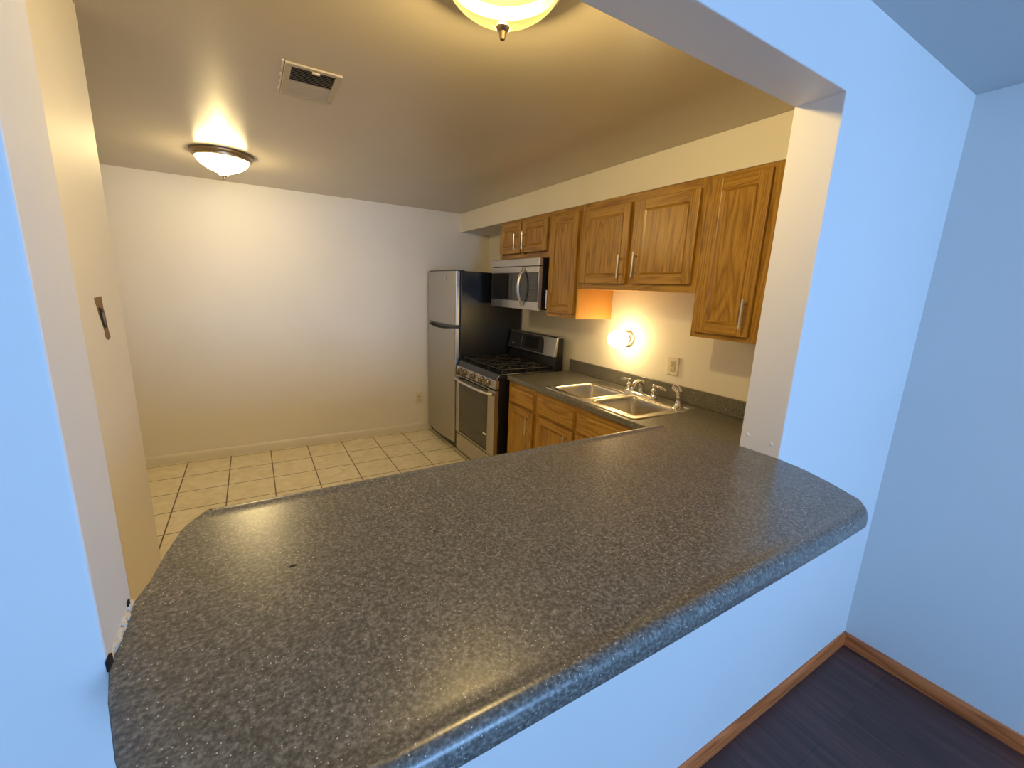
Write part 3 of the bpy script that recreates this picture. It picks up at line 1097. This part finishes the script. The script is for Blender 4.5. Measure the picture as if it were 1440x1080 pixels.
# ------------------------------------------------------------------ microwave
MY0, MY1 = 2.775, 3.533
MXF = 1.900
MZ0, MZ1 = 1.425, 1.828
t = thing('microwave', 'stainless over-the-range microwave mounted under the shallow oak cabinet', 'microwave', (2.1, (MY0 + MY1) / 2, MZ0))
obj('body', B((1.935, XW - .001, MY0 + .001, MY1 - .001, MZ0 + .004, MZ1)), 'blackside', t, bevel=.003)
obj('vent_strip', B((MXF, 1.935, MY0, MY1, 1.767, MZ1)), 'steel', t, bevel=.004)
md_ = obj('door', B((MXF, 1.935, MY0, MY1, 1.716, 1.763), (MXF, 1.935, MY0, MY1, MZ0, 1.492), (MXF + .002, 1.935, MY0 + .001, MY1 - .001, 1.492, 1.716)), 'steel', t, bevel=.002)
obj('black_glass_face', B((MXF - .0015, MXF + .003, MY0 + .008, MY1 - .006, 1.490, 1.718)), 'greyglass', md_, bevel=.0008)
obj('window_screen', B((MXF - .0022, MXF + .001, 3.125, MY1 - .03, 1.502, 1.708)), 'bglass', md_)
obj('logo', B((MXF - .001, MXF + .001, 3.44, 3.475, 1.463, 1.470)), 'badge', md_)
bm = bmesh.new()
hp = []
for i in range(15):
    f = i / 14
    z_ = 1.452 + (1.748 - 1.452) * f
    hp.append((MXF - .003 - .050 * (1 - (2 * f - 1) ** 2) ** .8, 2.985, z_))
tube(bm, hp, .013, 14, flat=.8)
obj('handle', bm, 'nickel', md_, smooth=True)
bm = bmesh.new()
for j in range(7):
    for i in range(3):
        yy = 2.815 + i * .032
        zz = 1.515 + j * .024
        box(bm, MXF - .002, MXF - .001, yy, yy + .020, zz, zz + .010)
obj('keypad', bm, simple('keypad print', (0.075, 0.075, 0.075), 0.3), md_)

# ------------------------------------------------------------------ sconce over the sink
sx, sy, sz = XW, 2.205, 1.262
t = thing('wall_lamp', 'lit white glass globe lamp on the wall above the sink', 'lamp', (XW, sy, sz))
bm = bmesh.new()
lathe(bm, [(.060, 0), (.060, -.008), (.054, -.013), (.049, -.014), (.047, -.024), (.043, -.036), (.040, -.040)], (sx, sy, sz), 'x', 36)
obj('backplate', bm, 'nickel', t, smooth=True)
bm = bmesh.new()
lathe(bm, [(.036, -.038), (.050, -.045), (.060, -.060), (.0635, -.085), (.0625, -.115), (.058, -.145), (.046, -.163), (.022, -.172), (.002, -.174)], (sx, sy, sz), 'x', 36)
obj('glass_globe', bm, 'globe', t, smooth=True)
light('sconce_bulb', 'POINT', (XW - .12, sy, sz), P_SCONCE, WARM, shadow_soft_size=.028).parent = None

# ------------------------------------------------------------------ ceiling lights
def ceiling_light(cx, cy, label, glass, power, rad=.175):
    t_ = thing('ceiling_light', label, 'ceiling light', (cx, cy, ZC), 'flush ceiling lights with glass bowls')
    bm = bmesh.new()
    lathe(bm, [(rad - .02, 0), (rad, -.003), (rad, -.012), (rad - .006, -.018), (rad - .012, -.022), (rad - .014, -.030), (rad - .024, -.036),
               (rad - .030, -.033), (rad - .034, -.020), (rad - .040, -.006)], (cx, cy, ZC), 'z', 56)
    obj('ring', bm, 'pewter', t_, smooth=True)
    bm = bmesh.new()
    prof = [(.146, -.030), (.1425, -.042), (.134, -.056), (.119, -.071), (.099, -.085), (.075, -.097), (.052, -.106), (.036, -.111),
            (.029, -.116), (.027, -.124), (.016, -.127)]
    lathe(bm, prof, (cx, cy, ZC), 'z', 56, cap=False)
    obj('glass_bowl', bm, glass, t_, smooth=True)
    bm = bmesh.new()
    lathe(bm, [(.016, -.122), (.018, -.128), (.015, -.133), (.009, -.137), (.0075, -.150), (.006, -.154), (.001, -.155)], (cx, cy, ZC), 'z', 20)
    obj('finial', bm, 'pewter', t_, smooth=True)
    light('bulb', 'POINT', (cx, cy, ZC - .070), power, WARM, shadow_soft_size=.035)
    return t_


ceiling_light(-.090, 3.50, 'far flush ceiling light with a white-hot bowl beside the back wall', 'glass_far', P_FAR)
ceiling_light(.597, 1.090, 'near ceiling light with amber glass bowl cut by the top of the photo', 'glass_near', P_NEAR)

# ------------------------------------------------------------------ ceiling vent
vx0, vx1, vy0, vy1 = .168, .366, 1.922, 2.225
t = thing('ceiling_vent', 'small rectangular air register in the kitchen ceiling', 'vent', ((vx0 + vx1) / 2, (vy0 + vy1) / 2, ZC))
bm = bmesh.new()
f = .024
zf = ZC - .008
for b in ((vx0, vx1, vy0, vy0 + f), (vx0, vx1, vy1 - f, vy1), (vx0, vx0 + f, vy0 + f, vy1 - f), (vx1 - f, vx1, vy0 + f, vy1 - f)):
    box(bm, *b, zf, ZC)
obj('frame', bm, simple('vent enamel', (0.50, 0.45, 0.36), 0.5), t, bevel=.003)
obj('duct_back', B((vx0 + f, vx1 - f, vy0 + f, vy1 - f, ZC - .001, ZC - .0002)), 'gap', t)
mslat = simple('slat enamel', (0.50, 0.46, 0.40), 0.45)
ny = 16
for k in range(ny):
    yy = vy0 + f + .006 + (vy1 - vy0 - 2 * f - .012) * (k + .5) / ny
    lean = -.006 if k < ny // 2 else .006
    bm = bmesh.new()
    prism(bm, [(yy - lean, ZC - .001), (yy - lean + .0012, ZC - .001), (yy + lean + .0012, zf + .0005), (yy + lean, zf + .0005)], 'x', vx0 + f - .002, vx1 - f + .002)
    obj('slat', bm, mslat, t)
obj('lever', B(((vx0 + vx1) / 2 - .008, (vx0 + vx1) / 2 + .02, vy0 + f - .006, vy0 + f + .010, zf - .004, zf)), simple('lever paint', (0.72, 0.66, 0.55), 0.4), t, bevel=.002)
bm = bmesh.new()
random.seed(5)
y = vy0
while y < vy1:
    w = random.uniform(.01, .03)
    box(bm, vx0 - random.uniform(.005, .010), vx0 - .002, y, min(y + w, vy1), ZC - random.uniform(.002, .005), ZC + .001)
    y += w * .9
obj('pale_edge_strip', bm, simple('pale vent edge', (0.9, 0.88, 0.82), 0.5), t, bevel=.001)  # uneven pale strip along the left side of the vent frame

# ------------------------------------------------------------------ outlets
t = thing('wall_outlet', 'ivory outlet low on the far wall beside the refrigerator', 'outlet', (1.502, YB, .365))
obj('cover_plate', B((1.464, 1.542, YB - .006, YB, .305, .427)), 'plastic', t, bevel=.003)
for zz in (.345, .388):
    bm = bmesh.new()
    prism(bm, round_poly([(1.486, zz - .014), (1.520, zz - .014), (1.520, zz + .014), (1.486, zz + .014)], [.008] * 4, 4), 'y', YB - .0085, YB - .005)
    r = obj('receptacle', bm, simple('receptacle tan', (0.60, 0.53, 0.42), 0.4), t)
    for xx in (1.495, 1.5085):
        obj('slot', B((xx, xx + .0025, YB - .009, YB - .008, zz - .004, zz + .006)), 'slot', r)
oy0, oy1, oz0, oz1 = 1.750, 1.832, 1.072, 1.190
t = thing('wall_outlet', 'rectangular safety outlet on the wall right of the sink lamp', 'outlet', (XW, (oy0 + oy1) / 2, (oz0 + oz1) / 2))
obj('cover_plate', B((XW - .009, XW, oy0, oy1, oz0, oz1)), 'plastic', t, bevel=.003)
om = (oy0 + oy1) / 2
zm = (oz0 + oz1) / 2
r = obj('receptacle', B((XW - .0115, XW - .008, om - .018, om + .018, zm - .036, zm + .036)), simple('receptacle face', (0.66, 0.58, 0.44), 0.35), t, bevel=.0015)
bx = []
for zz in (zm - .022, zm + .022):
    bx += [(XW - .0122, XW - .0114, om - .009, om - .006, zz - .005, zz + .006), (XW - .0122, XW - .0114, om + .006, om + .009, zz - .005, zz + .006),
           (XW - .0122, XW - .0114, om - .002, om + .002, zz - .012, zz - .008)]
for b_ in bx:
    obj('slot', B(b_), 'slot', r)
obj('test_button', B((XW - .0125, XW - .0114, om - .010, om + .010, zm + .001, zm + .006)), 'slot', r)
obj('reset_button', B((XW - .0125, XW - .0114, om - .010, om + .010, zm - .006, zm - .001)), 'plastic', r)
